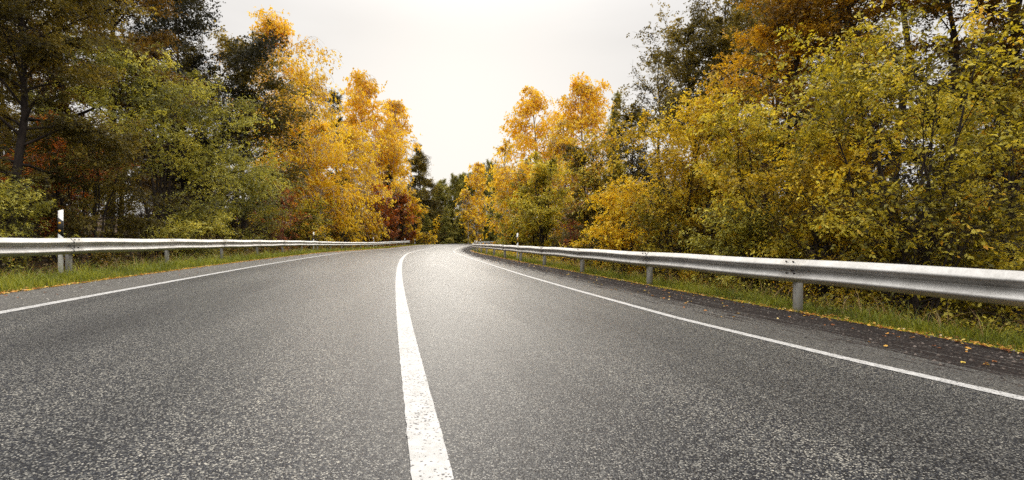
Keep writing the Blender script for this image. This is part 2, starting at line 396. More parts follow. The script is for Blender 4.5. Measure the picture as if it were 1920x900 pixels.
def s_for_px(px, off, s0=1.0, s1=120):
    ss = np.arange(s0, s1, .05); P = road_pt(ss, off); x = 960 + F_PX * P[:, 0] / np.maximum(P[:, 1], .1)
    d = x - px; i = np.where(np.sign(d[:-1]) != np.sign(d[1:]))[0]
    return float(ss[i[0]]) if len(i) else float(ss[np.argmin(abs(d))])
# ---------------------------------------------------------------- guardrails
RAIL_L, RAIL_R, RAIL_H = 6.1669, 5.1592, .6865
BEAM = np.array([(.0, 0), (.010, -.001), (.020, -.008), (.070, -.060), (.080, -.072), (.083, -.085), (.078, -.096), (.012, -.144), (.003, -.152),
                 (.003, -.160), (.012, -.168), (.070, -.224), (.080, -.236), (.083, -.249), (.078, -.260), (.026, -.300), (.012, -.310), (0, -.308)])
def beam(side, off, s0, s1, parent, lift=0.0):
    ss = np.linspace(s0, s1 + .16, 12); K = len(BEAM)
    d = BEAM[:, 0] + lift; z = BEAM[:, 1]
    t = .004
    prof = np.concatenate([np.c_[d, z], np.c_[d[::-1] - t, z[::-1]]])
    SS, I = np.meshgrid(ss, np.arange(len(prof)), indexing='ij')
    sd_ = 1 if side == 'R' else -1
    OO = sd_ * (off) - sd_ * prof[I, 0]
    base = road_pt(SS.ravel(), np.full(SS.size, sd_ * off), 0)[:, 2]
    P = road_pt(SS.ravel(), OO.ravel(), 0); P[:, 2] = base + RAIL_H + prof[I, 1].ravel() + .006 * np.sin(SS.ravel() * 1.7)
    m = len(prof); F = grid_faces(len(ss), m, True)
    caps = [np.array([np.arange(m)]), np.array([np.arange(m) + (len(ss) - 1) * m])]
    return mesh_np('beam', P, [F] + caps, M['galv'], parent, False)
def c_post_mesh():
    mb = MB(); a, b, t = .06, .025, .005      # a: half width across the road, b: half depth along it
    z0, z1 = -.55, .0
    for ring in ([(-a, -b), (a, -b), (a, -b + t), (-a, -b + t)], [(-a, -b + t), (-a + t, -b + t), (-a + t, b), (-a, b)],
                 [(a - t, -b + t), (a, -b + t), (a, b), (a - t, b)], [(-a + t, b - t), (-a + .022, b - t), (-a + .022, b), (-a + t, b)],
                 [(a - .022, b - t), (a - t, b - t), (a - t, b), (a - .022, b)]):
        mb.prism(ring, z0, z1)
    return mb
def bolt_mesh():
    mb = MB(); n = 6; a = np.arange(n) * math.tau / n
    mb.prism(np.c_[np.cos(a), np.sin(a)] * .013, -.002, .012); return mb
post_me = bolt_me = None
def guardrail(side, s_start, s_end, phase, label, wide=1.0):
    global post_me, bolt_me
    off = RAIL_R if side == 'R' else RAIL_L; sg = 1 if side == 'R' else -1
    p0 = road_pt(s_start, sg * off)
    root = empty('guardrail', tuple(p0)); root_loc = Vector(p0)
    tag(root, label, 'guardrail', 'steel guardrails along the road')
    bpy.context.view_layer.update()
    def put(o): o.parent = root; o.matrix_parent_inverse.identity(); 
    stations = np.arange(phase, s_end, 4.0); stations = stations[stations >= s_start - .01]
    for i, s in enumerate(stations):
        b = beam(side, off, s - .12, min(s + 4.0, s_end) - .12, None, .0 if i % 2 else .011)
        V = np.empty(len(b.data.vertices) * 3, np.float32); b.data.vertices.foreach_get('co', V)
        V = V.reshape(-1, 3) - np.array(p0, np.float32); b.data.vertices.foreach_set('co', V.ravel()); put(b)
        # post behind the beam
        th = float(np.interp(s, S, TH)); pp = road_pt(s, sg * (off + .075))
        zt = float(road_pt(s, sg * off)[2]) + RAIL_H - .03
        if post_me is None: 
            o = c_post_mesh().build('post', M['post']); post_me = o.data
        else: o = bpy.data.objects.new('post', post_me); COL.objects.link(o)
        o.location = Vector((pp[0], pp[1], zt)) - root_loc; o.rotation_euler = (0, 0, -th); o.scale = (wide, 1, 1.7); put(o)
        P = road_pt(s, sg * off)
        if P[1] < 34:
            for ds, dz, dd in ((-.06, -.035, .052), (.06, -.035, .052), (-.06, -.19, .044), (.06, -.19, .044), (0.0, -.155, .006)):
                if bolt_me is None:
                    q = bolt_mesh().build('bolt', M['bolt']); bolt_me = q.data
                else: q = bpy.data.objects.new('bolt', bolt_me); COL.objects.link(q)
                bp = road_pt(s + ds, sg * (off - dd - .004)); bz = float(P[2]) + RAIL_H + dz
                q.location = Vector((bp[0], bp[1], bz)) - root_loc
                tilt = R_(90) if dz == -.155 else R_(48)
                q.rotation_euler = (0, -sg * tilt, -th); 
                if dz == -.155: q.scale = (1.5, 1.5, 1)
                put(q)
    return root
GR_R = guardrail('R', -6.46, 112, 5.5323 - 12, 'silver W-beam guardrail along the right side, in front of yellow-green bushes')
GR_L = guardrail('L', -7.1, 79, s_for_px(131, -6.24) - 16, 'silver W-beam guardrail along the left side, beside the grass verge', .74)

# ---------------------------------------------------------------- delineator posts
def delineator(s, off, H, side, label, simple=False):
    p = road_pt(s, off); th = float(np.interp(s, S, TH))
    gz = float(verge_z(np.array([s]), np.array([off]))[0])
    root = empty('delineator_post', (p[0], p[1], gz), -th); tag(root, label, 'marker post', 'white delineator posts along the road')
    w2, d2 = .037, .012; sl = .07 if side == 'L' else -.07
    z1 = H
    def slab(za, zb, wa, dd, mat, name, sa, sb):
        # a slice of the post whose lower and upper ends slope
        V = []
        for (zz, sl_) in ((za, sa), (zb, sb)):
            for x, y in ((-wa, -dd), (wa, -dd), (wa + .0, dd), (-wa, dd)):
                V.append((x, y, zz - sl_ * x / wa / 2))
        F4 = np.array([(0, 1, 5, 4), (1, 2, 6, 5), (2, 3, 7, 6), (3, 0, 4, 7), (3, 2, 1, 0), (4, 5, 6, 7)])
        return mesh_np(name, V, [F4], mat, root)
    body = slab(-.3, z1, w2, d2, M['white'], 'body', 0, -.02)
    slab(z1 - .47, z1 - .17, w2 + .003, d2 + .003, M['black'], 'band', sl, sl)
    yy = -d2 - .006
    if side == 'L':
        for k in (0, 1):
            a = np.arange(16) * math.tau / 16; r = .021
            zc = z1 - .245 - k * .15
            V = np.concatenate([np.c_[np.cos(a) * r - .008, np.full(16, -d2 - .003), np.sin(a) * r * 1.1 + zc], np.c_[np.cos(a) * r * .9 - .008, np.full(16, yy - .004), np.sin(a) * r + zc]])
            i = np.arange(16)
            mesh_np('reflector', V, [np.stack([i, (i + 1) % 16, (i + 1) % 16 + 16, i + 16], 1), np.array([np.arange(16) + 16])], M['amber'], root)
    else:
        mb = MB(); mb.box((.006, -d2 - .006, z1 - .32), (.03, .008, .19), .002); mb.build('reflector', M['amber'], root)
    return root
DEL = [  # px, offset, top row, side, label
 (116, -6.26, 394, 'L', 'nearest left white marker post with black band and two amber round reflectors'),
 (588, -6.28, 435, 'L', 'second left marker post with amber reflectors in front of the golden shrubs'),
 (700, -6.28, 445, 'L', 'third left marker post, small, before the reddish brown shrub'),
 (759, -6.28, 447, 'L', 'fourth left marker post, tiny, before the yellow bush'),
 (970, 5.36, 437, 'R', 'near right white marker post with black band and tall amber reflector behind the guardrail'),
]
for px, off, ty, side, lab in DEL:
    s = s_for_px(px, off); p = road_pt(s, off); gz = float(verge_z(np.array([s]), np.array([off]))[0])
    H = (HY - ty) * p[1] / F_PX - gz
    delineator(s, off, max(H, .95), side, lab)
for s, off, H, side, lab in ((58, -6.3, 1.05, 'L', 'left marker post near the end of the left guardrail'), (83, -6.3, 1.05, 'L', 'lone distant marker post past the end of the left guardrail'),
                             (46, 5.4, 1.05, 'R', 'distant right marker post where the right guardrail bends away'), (62, 5.4, 1.05, 'R', 'tiny distant right marker post beyond the bend of the guardrail'),
                             (78, 5.4, 1.05, 'R', 'farthest right marker post above the bend of the guardrail')):
    delineator(s, off, H, side, lab)

# ---------------------------------------------------------------- plants
def tubes(P, R, sides):
    """P (N,K,3) polylines, R (N,K) radii -> verts, quads"""
    N_, K, _ = P.shape
    T = np.gradient(P, axis=1); T /= np.linalg.norm(T, axis=2, keepdims=True) + 1e-9
    ref = np.where(abs(T[..., 2:3]) > .8, np.array([1., 0, 0]), np.array([0, 0, 1.]))
    A = np.cross(T, ref); A /= np.linalg.norm(A, axis=2, keepdims=True) + 1e-9
    B = np.cross(T, A); a = np.arange(sides) * math.tau / sides
    V = P[:, :, None] + R[:, :, None, None] * (np.cos(a)[None, None, :, None] * A[:, :, None] + np.sin(a)[None, None, :, None] * B[:, :, None])
    f = grid_faces(K, sides, True)
    F = (np.arange(N_)[:, None, None] * K * sides + f[None]).reshape(-1, 4)
    return V.reshape(-1, 3), F
def bezier_sweep(start, dirv, length, bendz, K, g, wob=.12):
    """start (N,3), unit dir (N,3), length (N), bendz (N) change of the direction's z along the path"""
    n = len(start); P = np.empty((n, K, 3)); P[:, 0] = start; d = dirv.copy()
    for k in range(1, K):
        d = d + g.normal(0, wob, (n, 3)); d[:, 2] += bendz / (K - 1)
        d /= np.linalg.norm(d, axis=1, keepdims=True)
        P[:, k] = P[:, k - 1] + d * (length / (K - 1))[:, None]
    return P
def along(P, t):
    """points at parameters t (N,) in 0..1 on polylines P (N,K,3)"""
    K = P.shape[1]; f = np.clip(t, 0, .9999) * (K - 1); i = f.astype(int); u = (f - i)[:, None]
    a = P[np.arange(len(P)), i]; b = P[np.arange(len(P)), i + 1]
    return a * (1 - u) + b * u, (b - a)
def unit(v): return v / (np.linalg.norm(v, axis=-1, keepdims=True) + 1e-9)

KIND = {
 # prof: crown half width against height fraction; el: branch elevation low->top; droop of primaries, of twigs
 'broad':  dict(prof=([0, .08, .3, .6, .85, 1], [.35, .75, 1, .9, .55, .1]), el=(15, 65), dp=-.25, dt=-.3, npri=60, nsec=14, stems=1, leafdroop=.3, asp=.62),
 'sparse': dict(prof=([0, .1, .4, .7, .9, 1], [.3, .7, 1, .9, .6, .15]), el=(25, 70), dp=-.1, dt=-.1, npri=34, nsec=12, stems=1, leafdroop=.3, asp=.62),
 'birch':  dict(prof=([0, .1, .35, .65, .9, 1], [.5, .85, 1, .82, .45, .12]), el=(25, 70), dp=-.75, dt=-1.9, npri=60, nsec=16, stems=1, leafdroop=.9, asp=.7),
 'shrub':  dict(prof=([0, .1, .4, .7, .9, 1], [.7, .9, 1, .85, .55, .2]), el=(25, 75), dp=-.5, dt=-.45, npri=46, nsec=15, stems=6, leafdroop=.5, asp=.55),
 'spruce': dict(prof=([0, .05, .15, .5, 1], [.9, 1, .95, .6, .03]), el=(-8, 35), dp=-.1, dt=-.5, npri=110, nsec=16, stems=1, leafdroop=.3, asp=.25),
 'pine':   dict(prof=([0, .3, .6, .85, 1], [.6, 1, .9, .65, .15]), el=(5, 50), dp=.3, dt=.2, npri=46, nsec=12, stems=1, leafdroop=0, asp=.2),
}
def plant_geo(kind, H, W, base, nleaf, lsize, seed, tuft=None):
    """returns wood (V,F) and leaf (V,F,attr) with the foot at the origin. base: height fraction where the crown starts"""
    g = np.random.default_rng(seed); k = KIND[kind]; ns = k['stems']
    HC = H * (1 - base)
    # trunk(s)
    K = 12; tr = np.zeros((ns, K, 3)); zz = np.linspace(0, 1, K)
    for i in range(ns):
        a = g.uniform(0, math.tau); lean = (W * .32 if ns > 1 else W * .05) * g.uniform(.4, 1)
        hh = H * (.96 if ns == 1 else g.uniform(.7, .97))
        wob = np.cumsum(g.normal(0, H * .008, (K, 2)), 0) * (zz ** .5)[:, None]
        tr[i, :, 0] = math.cos(a) * lean * zz ** 1.2 + wob[:, 0]; tr[i, :, 1] = math.sin(a) * lean * zz ** 1.2 + wob[:, 1]; tr[i, :, 2] = zz * hh
    r0 = (H * .011 + .015) if ns == 1 else (H * .008 + .008)
    tr_r = np.repeat((r0 * (1 - .88 * zz ** .9))[None], ns, 0)
    # primaries
    npri = k['npri']; si = g.integers(0, ns, npri); t = np.sort(g.uniform(0, 1, npri) ** .9); t = base + (1 - base) * t * .98
    st, _ = along(tr[si], t)
    cf = (t - base) / (1 - base)
    az = (np.arange(npri) * 2.39996 + g.normal(0, .4, npri)); el = np.radians(k['el'][0] + (k['el'][1] - k['el'][0]) * cf + g.normal(0, 9, npri))
    if ns > 1: az = g.uniform(0, math.tau, npri)
    d = np.c_[np.cos(az) * np.cos(el), np.sin(az) * np.cos(el), np.sin(el)]
    lobes = 1 + .22 * np.sin(az * 2 + g.uniform(0, 6)) + .15 * np.sin(az * 3 + cf * 7 + g.uniform(0, 6))
    ln = W / 2 * np.interp(cf, *k['prof']) * lobes * g.uniform(.5, 1.2, npri) / np.maximum(np.cos(el), .5)
    ln = np.minimum(ln, np.maximum((H * 1.02 - st[:, 2]) / np.maximum(np.sin(el), .15), .25)) 
    P1 = bezier_sweep(st, d, ln, np.full(npri, k['dp']), 7, g, .1)
    rr = np.interp(t, zz, tr_r[0]) * .5
    R1 = rr[:, None] * (1 - .85 * np.linspace(0, 1, 7))[None]
    # secondaries
    ns2 = k['nsec']; i1 = np.repeat(np.arange(npri), ns2); u = g.uniform(.18, 1, len(i1)) ** .8
    s2, dd = along(P1[i1], u); dd = unit(dd)
    side = unit(np.cross(dd, np.array([0, 0, 1.]))) * np.where(g.random(len(i1)) < .5, -1, 1)[:, None]
    d2 = unit(dd * g.uniform(.3, 1, (len(i1), 1)) + side * g.uniform(.3, 1.1, (len(i1), 1)) + np.c_[np.zeros((len(i1), 2)), g.normal(.12, .35, len(i1))])
    l2 = np.clip(ln[i1] * g.uniform(.25, .5, len(i1)) * (1.2 - .6 * u), .15, None)
    if kind == 'birch': l2 = l2 * 1.15 + H * .03
    P2 = bezier_sweep(s2, d2, l2, np.full(len(i1), k['dt']), 5, g, .12)
    R2 = (rr[i1] * .3)[:, None] * (1 - .7 * np.linspace(0, 1, 5))[None]; R2 = np.maximum(R2, lsize * .035)
    # some twigs carry no leaves: gaps in the crown
    keep = g.random(len(i1)) > .22
    W1 = tubes(tr, tr_r, 8 if ns == 1 else 5); W2 = tubes(P1, np.maximum(R1, lsize * .05), 4); W3 = tubes(P2, R2, 3)
    V = [W1[0], W2[0], W3[0]]; n1 = len(V[0]); n2 = n1 + len(V[1])
    wood = (np.concatenate(V), np.concatenate([W1[1], W2[1] + n1, W3[1] + n2]))
    # leaves
    idx = np.where(keep)[0]; wts = l2[idx] * np.clip(g.lognormal(0, .75, len(idx)), .12, 4); wts /= wts.sum()
    # leaves sit in little sprays of four along a shoot, alternately left and right
    ns4 = 4; na = nleaf // ns4; nleaf = na * ns4
    la = g.choice(idx, na, p=wts); ta = g.uniform(.05, 1.04, na)
    ca, tan = along(P2[la], ta); tan = unit(tan)
    spread = np.minimum(l2[la] * .25, lsize * 2.6)
    ca = ca + g.normal(0, 1, (na, 3)) * spread[:, None] * np.array([1, 1, .6])
    drift = np.array([0, 0, -1.]) * k['leafdroop']
    sh = unit(tan * .6 + g.normal(0, .55, (na, 3)) + drift)
    upa = unit(np.array([0, 0, 1.]) + g.normal(0, .55, (na, 3))); sda = unit(np.cross(sh, upa))
    q = np.tile(np.arange(ns4), na); rp = np.repeat(np.arange(na), ns4); li = la[rp]
    sgn = np.where(q % 2 == 0, 1., -1.)[:, None]
    c = ca[rp] + sh[rp] * (lsize * .42 * (q - 1.5))[:, None] + g.normal(0, lsize * .12, (nleaf, 3))
    ax = unit(sh[rp] * .8 + sda[rp] * sgn * g.uniform(.5, 1.1, (nleaf, 1)) + g.normal(0, .2, (nleaf, 3)) + drift * .4)
    up = unit(upa[rp] + g.normal(0, .4, (nleaf, 3)))
    sd2 = unit(np.cross(ax, up)); anc = g.random(na)
    L_ = lsize * g.uniform(.45, 1.35, nleaf)[:, None]; Wd = L_ * k['asp'] * .5
    nn = np.cross(sd2, ax)
    v0 = c; v1 = c + ax * L_ * .45 + sd2 * Wd + nn * L_ * .08; v2 = c + ax * L_; v3 = c + ax * L_ * .45 - sd2 * Wd + nn * L_ * .08
    LV = np.stack([v0, v1, v2, v3], 1).reshape(-1, 3); LF = np.arange(nleaf * 4).reshape(-1, 4)
    twc = g.random(len(i1)); prc = g.random(npri)
    gcol = np.clip(.45 * twc[li] + .7 * prc[i1[li]] - .07, 0, 1)
    attr = np.c_[.55 * g.random(nleaf) + .45 * anc[rp], gcol, np.clip(c[:, 2] / H, 0, 1), np.ones(nleaf)]
    return wood, (LV, LF, attr)

def plant(name, kind, loc, H, W, base, pal, bark, nleaf, lsize, seed, label, cat='tree', group=None, trans=.46):
    root = empty(name, loc, 0); tag(root, label, cat, group)
    wood, lf = plant_geo(kind, H, W, base, nleaf, lsize, seed)
    tn = 'stems' if KIND[kind]['stems'] > 1 else 'trunk'
    # roots reach below the ground surface
    a = mesh_np(tn, wood[0] - np.array([0, 0, .15]), [wood[1]], M[bark], root, True)
    mp = leaf_mat(pal, PAL[pal], trans)
    b = mesh_np('crown' if tn == 'trunk' else 'foliage', lf[0] - np.array([0, 0, .15]), [lf[1]], mp, root, False, attr={'lc': lf[2]})
    return root
def copy_plant(src, loc, rz, sc, label, group, pal=None, name=None):
    r = src.copy(); COL.objects.link(r); r.location = loc; r.rotation_euler = (0, 0, rz); r.scale = sc
    r['label'] = label; r['group'] = group
    for ch in src.children:
        c = ch.copy(); COL.objects.link(c); c.parent = r
        if pal and ch.name.startswith(('crown', 'foliage')):
            c.material_slots[0].link = 'OBJECT'; c.material_slots[0].material = leaf_mat(pal, PAL[pal])
    return r

def pos_off(px, off):
    """where the sight line of column px meets the line at this offset"""
    s = s_for_px(px, off, 1.0, 150); p = road_pt(s, off); return p[0], p[1]
def pos_z(px, Z, mino):
    while True:
        x = (px - 960) / F_PX * Z
        s, o = road_sz(x, Z)
        if abs(o[0]) >= mino or Z > 300: return x, Z
        Z += .4
COV = 1.0
def place(spec, i):
    name, kind, px, where, topy, wpx, base, pal, bark, leaf, label = spec[:11]
    cov = spec[11] if len(spec) > 11 else 4.2
    if where < 0: x, y = pos_off(px, where)
    else: x, y = pos_z(px, where, 7.0)
    gz = float(ground_z(x, y)[0]); H = (HY - topy) * y / F_PX - gz; W = wpx * y / F_PX * (.82 if kind == 'birch' else .92)
    ls = max(leaf, 4.3 * y / F_PX); lp = ls * F_PX / y
    vis_h = min(HY - topy, HY + 120) ; n = int(cov * wpx * (H * (1 - base)) * F_PX / y * .75 / (lp * lp * .5 * KIND[kind]['asp']))
    n = min(n, 110000)
    return plant(name, kind, (x, y, gz), H, W, base, pal, bark, n, ls, 100 + i, label, 'shrub' if kind == 'shrub' else 'tree')
T = 'broadleaf_tree'; B = 'birch_tree'; U = 'shrub'
SPEC = [
 # left side, near to far
 (T, 'broad', 15, -10.5, -230, 300, .10, 'olive', 'dark_bark', .06, 'olive green tree at the left edge of the photo, behind the guardrail'),
 (T, 'sparse', 100, -15, -320, 270, .28, 'olive_brown', 'dark_bark', .06, 'tall thin brownish tree rising behind the nearest left marker post'),
 (T, 'broad', 205, -13.5, -230, 250, .15, 'olive_brown', 'dark_bark', .06, 'tall olive brown tree left of the darkest rounded crown'),
 (T, 'broad', 350, -17, -60, 285, .2, 'deep_green', 'dark_bark', .07, 'nearly black green tree with a rounded crown at the upper left', 5),
 (U, 'shrub', 305, -9.8, 90, 270, .06, 'bright_green', 'dark_bark', .055, 'large light green alder leaning over the left guardrail', 3.2),
 (U, 'shrub', 180, -9.6, 240, 200, .05, 'olive', 'dark_bark', .05, 'low olive brown alder just right of the nearest left marker post', 3.2),
 (T, 'broad', 455, -15, 90, 200, .1, 'olive', 'dark_bark', .08, 'dark olive tree between the large light green alder and the golden birches', 4.5),
 (U, 'shrub', 440, -10, 310, 150, .03, 'bright_green', 'dark_bark', .06, 'smaller light green bush right of the large alder', 3.5),
 (U, 'shrub', 128, -11.5, 205, 120, .25, 'rust', 'dark_bark', .06, 'small bush with orange red leaves above the nearest left marker post', 2.2),
 (U, 'shrub', 12, -9.2, 320, 150, .05, 'bright_green', 'dark_bark', .05, 'green leafy bush at the left edge just behind the guardrail', 2.6),
 (B, 'birch', 512, -19, 26, 130, .25, 'amber', 'birch_bark', .06, 'tallest amber birch on the left with a drooping top against the sky', 3.2),
 (B, 'birch', 592, -18, 92, 105, .25, 'golden', 'birch_bark', .06, 'birch with a gold and green top right of the tallest amber birch', 3),
 (B, 'birch', 545, -14, 160, 130, .12, 'golden', 'birch_bark', .06, 'golden birch in front of the tallest amber birch', 3.4),
 (B, 'birch', 598, -12, 225, 125, .05, 'yellow', 'birch_bark', .06, 'bright yellow birch leaning towards the left guardrail', 3.4),
 (U, 'shrub', 522, -9.8, 345, 90, .0, 'rust', 'twig', .045, 'reddish brown leafless bush between the green bush and the yellow birch', .5),
 (B, 'birch', 692, -17, 142, 125, .15, 'amber', 'birch_bark', .06, 'broad orange birch whose top touches the sky left of the road', 4),
 (B, 'birch', 734, -18, 178, 62, .2, 'amber', 'birch_bark', .06, 'slim orange birch at the right end of the left birch row', 3.6),
 (B, 'birch', 668, -12.5, 240, 110, .1, 'golden', 'birch_bark', .06, 'golden birch with a pale trunk under the broad orange birch', 3.4),
 (B, 'birch', 725, -15, 235, 90, .15, 'yellow', 'birch_bark', .06, 'yellow birch below the slim orange birch', 3.4),
 ('pine_tree', 'pine', 632, -19, 158, 50, .3, 'pine', 'dark_bark', .12, 'dark pine squeezed between two left birch crowns', 4),
 ('spruce_tree', 'spruce', 732, -13, 300, 55, .05, 'deep_green', 'dark_bark', .1, 'small dark spruce amid the orange and yellow birches', 3),
 (U, 'shrub', 645, -10, 345, 95, .04, 'golden', 'dark_bark', .06, 'golden bush behind the left guardrail near the second marker post', 3),
 (U, 'shrub', 580, -9.6, 370, 90, .04, 'mixed', 'dark_bark', .06, 'yellow green low bush behind the second left marker post', 3),
 (U, 'shrub', 710, -10.5, 350, 95, .0, 'rust', 'dark_bark', .07, 'rust red bush above the third left marker post', 3.4),
 (U, 'shrub', 755, -11, 365, 50, .0, 'rust', 'dark_bark', .07, 'dark rust bush left of the last yellow bush', 3.4),
 (U, 'shrub', 779, -10.8, 368, 38, .1, 'yellow', 'dark_bark', .08, 'last yellow bush on the left before the dark spruces', 3),
 ('spruce_tree', 'spruce', 788, -20, 262, 120, .02, 'olive', 'dark_bark', .15, 'tall dark spruce standing alone against the sky left of the road', 5),
 # right side
 (U, 'shrub', 1700, 7.6, 40, 460, .08, 'green_yellow', 'dark_bark', .065, 'largest yellow green bush close behind the right guardrail', 2.0),
 (U, 'shrub', 1545, 8.6, 250, 250, .05, 'gold_green', 'dark_bark', .065, 'yellow and orange bush left of the largest right bush', 3),
 (U, 'shrub', 1730, 6.6, 330, 330, .08, 'mixed', 'dark_bark', .065, 'low bush with green and orange leaves leaning on the right guardrail', 1.5),
 (U, 'shrub', 1900, 9.5, 120, 240, .06, 'mixed', 'dark_bark', .065, 'green and brown bush at the right edge of the photo', 2.4),
 (B, 'broad', 1475, 13, -120, 270, .22, 'mixed_orange', 'dark_bark', .07, 'tall orange birch right of the dark leafy tree', 3.4),
 (T, 'broad', 1610, 12.5, -240, 260, .25, 'mixed_orange', 'dark_bark', .07, 'tall tree with sparse orange leaves above the largest right bush', 3),
 (T, 'sparse', 1770, 12, -240, 280, .2, 'olive', 'dark_bark', .07, 'dark thin tree with sky showing through at the upper right', 2.2),
 (T, 'sparse', 1900, 11, -260, 230, .2, 'mixed_orange', 'dark_bark', .06, 'brown orange tree cut by the right edge of the photo', 2.2),
 (T, 'broad', 1305, 19, 22, 175, .16, 'olive', 'dark_bark', .075, 'tall dark tree with thin leafy top against the sky on the right', 3),
 (T, 'sparse', 1375, 18, 0, 130, .18, 'olive', 'dark_bark', .075, 'thin dark tree right of the tall dark leafy tree', 3),
 (U, 'shrub', 1275, 11.5, 188, 270, .04, 'gold_green', 'dark_bark', .08, 'wide yellow green bush below the tall dark leafy tree', 3.2),
 (U, 'shrub', 1170, 12.5, 330, 150, .03, 'golden', 'dark_bark', .08, 'low golden bush behind the right guardrail', 3.4),
 (U, 'shrub', 1265, 10.3, 350, 190, .02, 'mixed', 'dark_bark', .07, 'low yellow and brown bush under the wide yellow green bush', 3),
 (U, 'shrub', 1420, 10.5, 190, 200, .04, 'green_yellow', 'dark_bark', .075, 'tall green bush between the wide bush and the orange birch', 3),
 (U, 'shrub', 1400, 8.6, 370, 180, .02, 'bright_green', 'dark_bark', .065, 'low green bush close behind the right guardrail', 2.6),
 (T, 'broad', 1185, 23, 188, 120, .08, 'olive', 'dark_bark', .09, 'olive tree left of the tall dark right tree', 3.4),
 (T, 'sparse', 1112, 17, 270, 110, .12, 'olive', 'dark_bark', .08, 'thin olive tree with two bare stems beside the reddish twig bush', 2.6),
 ('spruce_tree', 'spruce', 1152, 42, 152, 50, .1, 'far_green', 'dark_bark', .15, 'dark pointed conifer right of the orange birches', 4),
 (B, 'birch', 1098, 38, 142, 104, .1, 'amber', 'birch_bark', .08, 'tall orange birch right of road, right one of the two bright tops', 5),
 (B, 'birch', 1006, 42, 162, 116, .1, 'amber', 'birch_bark', .08, 'tall orange birch right of road, left one of the two bright tops', 4.6),
 (B, 'birch', 1055, 36, 215, 80, .1, 'golden', 'birch_bark', .08, 'golden birch between the two bright orange tops', 3.4),
 (B, 'sparse', 948, 58, 262, 56, .35, 'golden', 'dark_bark', .09, 'bare branched golden tree left of the orange birches', 1.6),
 (B, 'birch', 950, 52, 305, 72, .1, 'yellow', 'birch_bark', .09, 'pure yellow birch under the bare branched tree', 4.5),
 (B, 'birch', 985, 46, 300, 60, .1, 'golden', 'birch_bark', .09, 'yellow birch above the round green bush', 3.6),
 (U, 'shrub', 962, 42, 320, 66, .0, 'bright_green', 'dark_bark', .1, 'round green bush at the bend of the right guardrail', 4.2),
 (U, 'shrub', 1018, 26, 255, 100, .0, 'green_yellow', 'dark_bark', .09, 'tall yellow green bush behind the right marker post', 3.6),
 (U, 'shrub', 1000, 22, 350, 70, .0, 'green_yellow', 'dark_bark', .08, 'small yellow green bush right of the right marker post', 3.4),
 (U, 'shrub', 1080, 14.5, 368, 75, .0, 'rust', 'twig', .05, 'reddish twig bush between the green bushes on the right', .6),
 (U, 'shrub', 1130, 18, 270, 90, .02, 'mixed', 'dark_bark', .08, 'bush with mixed leaves behind the reddish twig bush', 3),
 # the far bend
 (B, 'birch', 895, 105, 300, 44, .08, 'yellow', 'birch_bark', .15, 'lone yellow birch at the far bend in front of the dark pines', 5),
 (B, 'birch', 878, 100, 350, 26, .08, 'golden', 'birch_bark', .15, 'short golden birch left of the lone yellow birch', 4.5),
 (U, 'shrub', 818, 112, 402, 14, .1, 'yellow', 'dark_bark', .15, 'tiny yellow bush among the dark far spruces', 4),
 (U, 'shrub', 806, 86, 436, 34, .0, 'golden', 'dark_bark', .12, 'low golden bush where the left guardrail ends', 4),
]
for i, sp_ in enumerate(SPEC): place(sp_, i)

# far pines and spruces round the bend
far = [(808, 352, 'spruce'), (820, 348, 'pine'), (830, 340, 'pine'), (843, 346, 'spruce'), (853, 330, 'pine'), (864, 328, 'pine'), (874, 336, 'spruce'), (884, 326, 'pine'),
       (907, 312, 'pine'), (917, 304, 'pine'), (926, 314, 'spruce'), (936, 320, 'pine'), (948, 318, 'pine'), (968, 310, 'spruce'), (990, 300, 'pine'), (795, 345, 'spruce')]
proto = {}
frl = np.random.default_rng(5)
for i, (px, ty, kd) in enumerate(far):
    Z = 128 + (i * 7) % 22
    x, y = pos_z(px, Z, 9); gz = float(ground_z(x, y)[0]); H = (HY - ty) * y / F_PX - gz; W = (32 if kd == 'pine' else 36) * y / F_PX
    nm = 'pine_tree' if kd == 'pine' else 'spruce_tree'
    lab = {'pine': 'distant pine with reddish trunk at the far bend', 'spruce': 'distant dark spruce at the far bend'}[kd]
    if kd not in proto:
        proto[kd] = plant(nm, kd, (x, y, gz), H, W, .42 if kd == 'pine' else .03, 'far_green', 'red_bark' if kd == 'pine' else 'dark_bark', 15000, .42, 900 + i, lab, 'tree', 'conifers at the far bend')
        proto[kd]['_H'] = H; proto[kd]['_W'] = W; proto[kd]['x0'] = 0
    else:
        k = H / proto[kd]['_H']; copy_plant(proto[kd], (x, y, gz), frl.uniform(0, 6.28), (W / proto[kd]['_W'] * frl.uniform(.85, 1.2), W / proto[kd]['_W'] * frl.uniform(.85, 1.2), k), lab, 'conifers at the far bend')
for i in range(15):      # lower dark spruces under them
    px = 800 + i * 11; Z = 112 + (i * 5) % 14; x, y = pos_z(px, Z, 8.5); gz = float(ground_z(x, y)[0])
    H = (HY - frl.uniform(385, 415)) * y / F_PX - gz
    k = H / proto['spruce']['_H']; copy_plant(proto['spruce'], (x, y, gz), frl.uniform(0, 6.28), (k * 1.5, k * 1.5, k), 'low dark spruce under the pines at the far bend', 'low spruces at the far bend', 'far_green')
for k_ in proto.values():
    for q in ('_H', '_W', 'x0'):
        pass

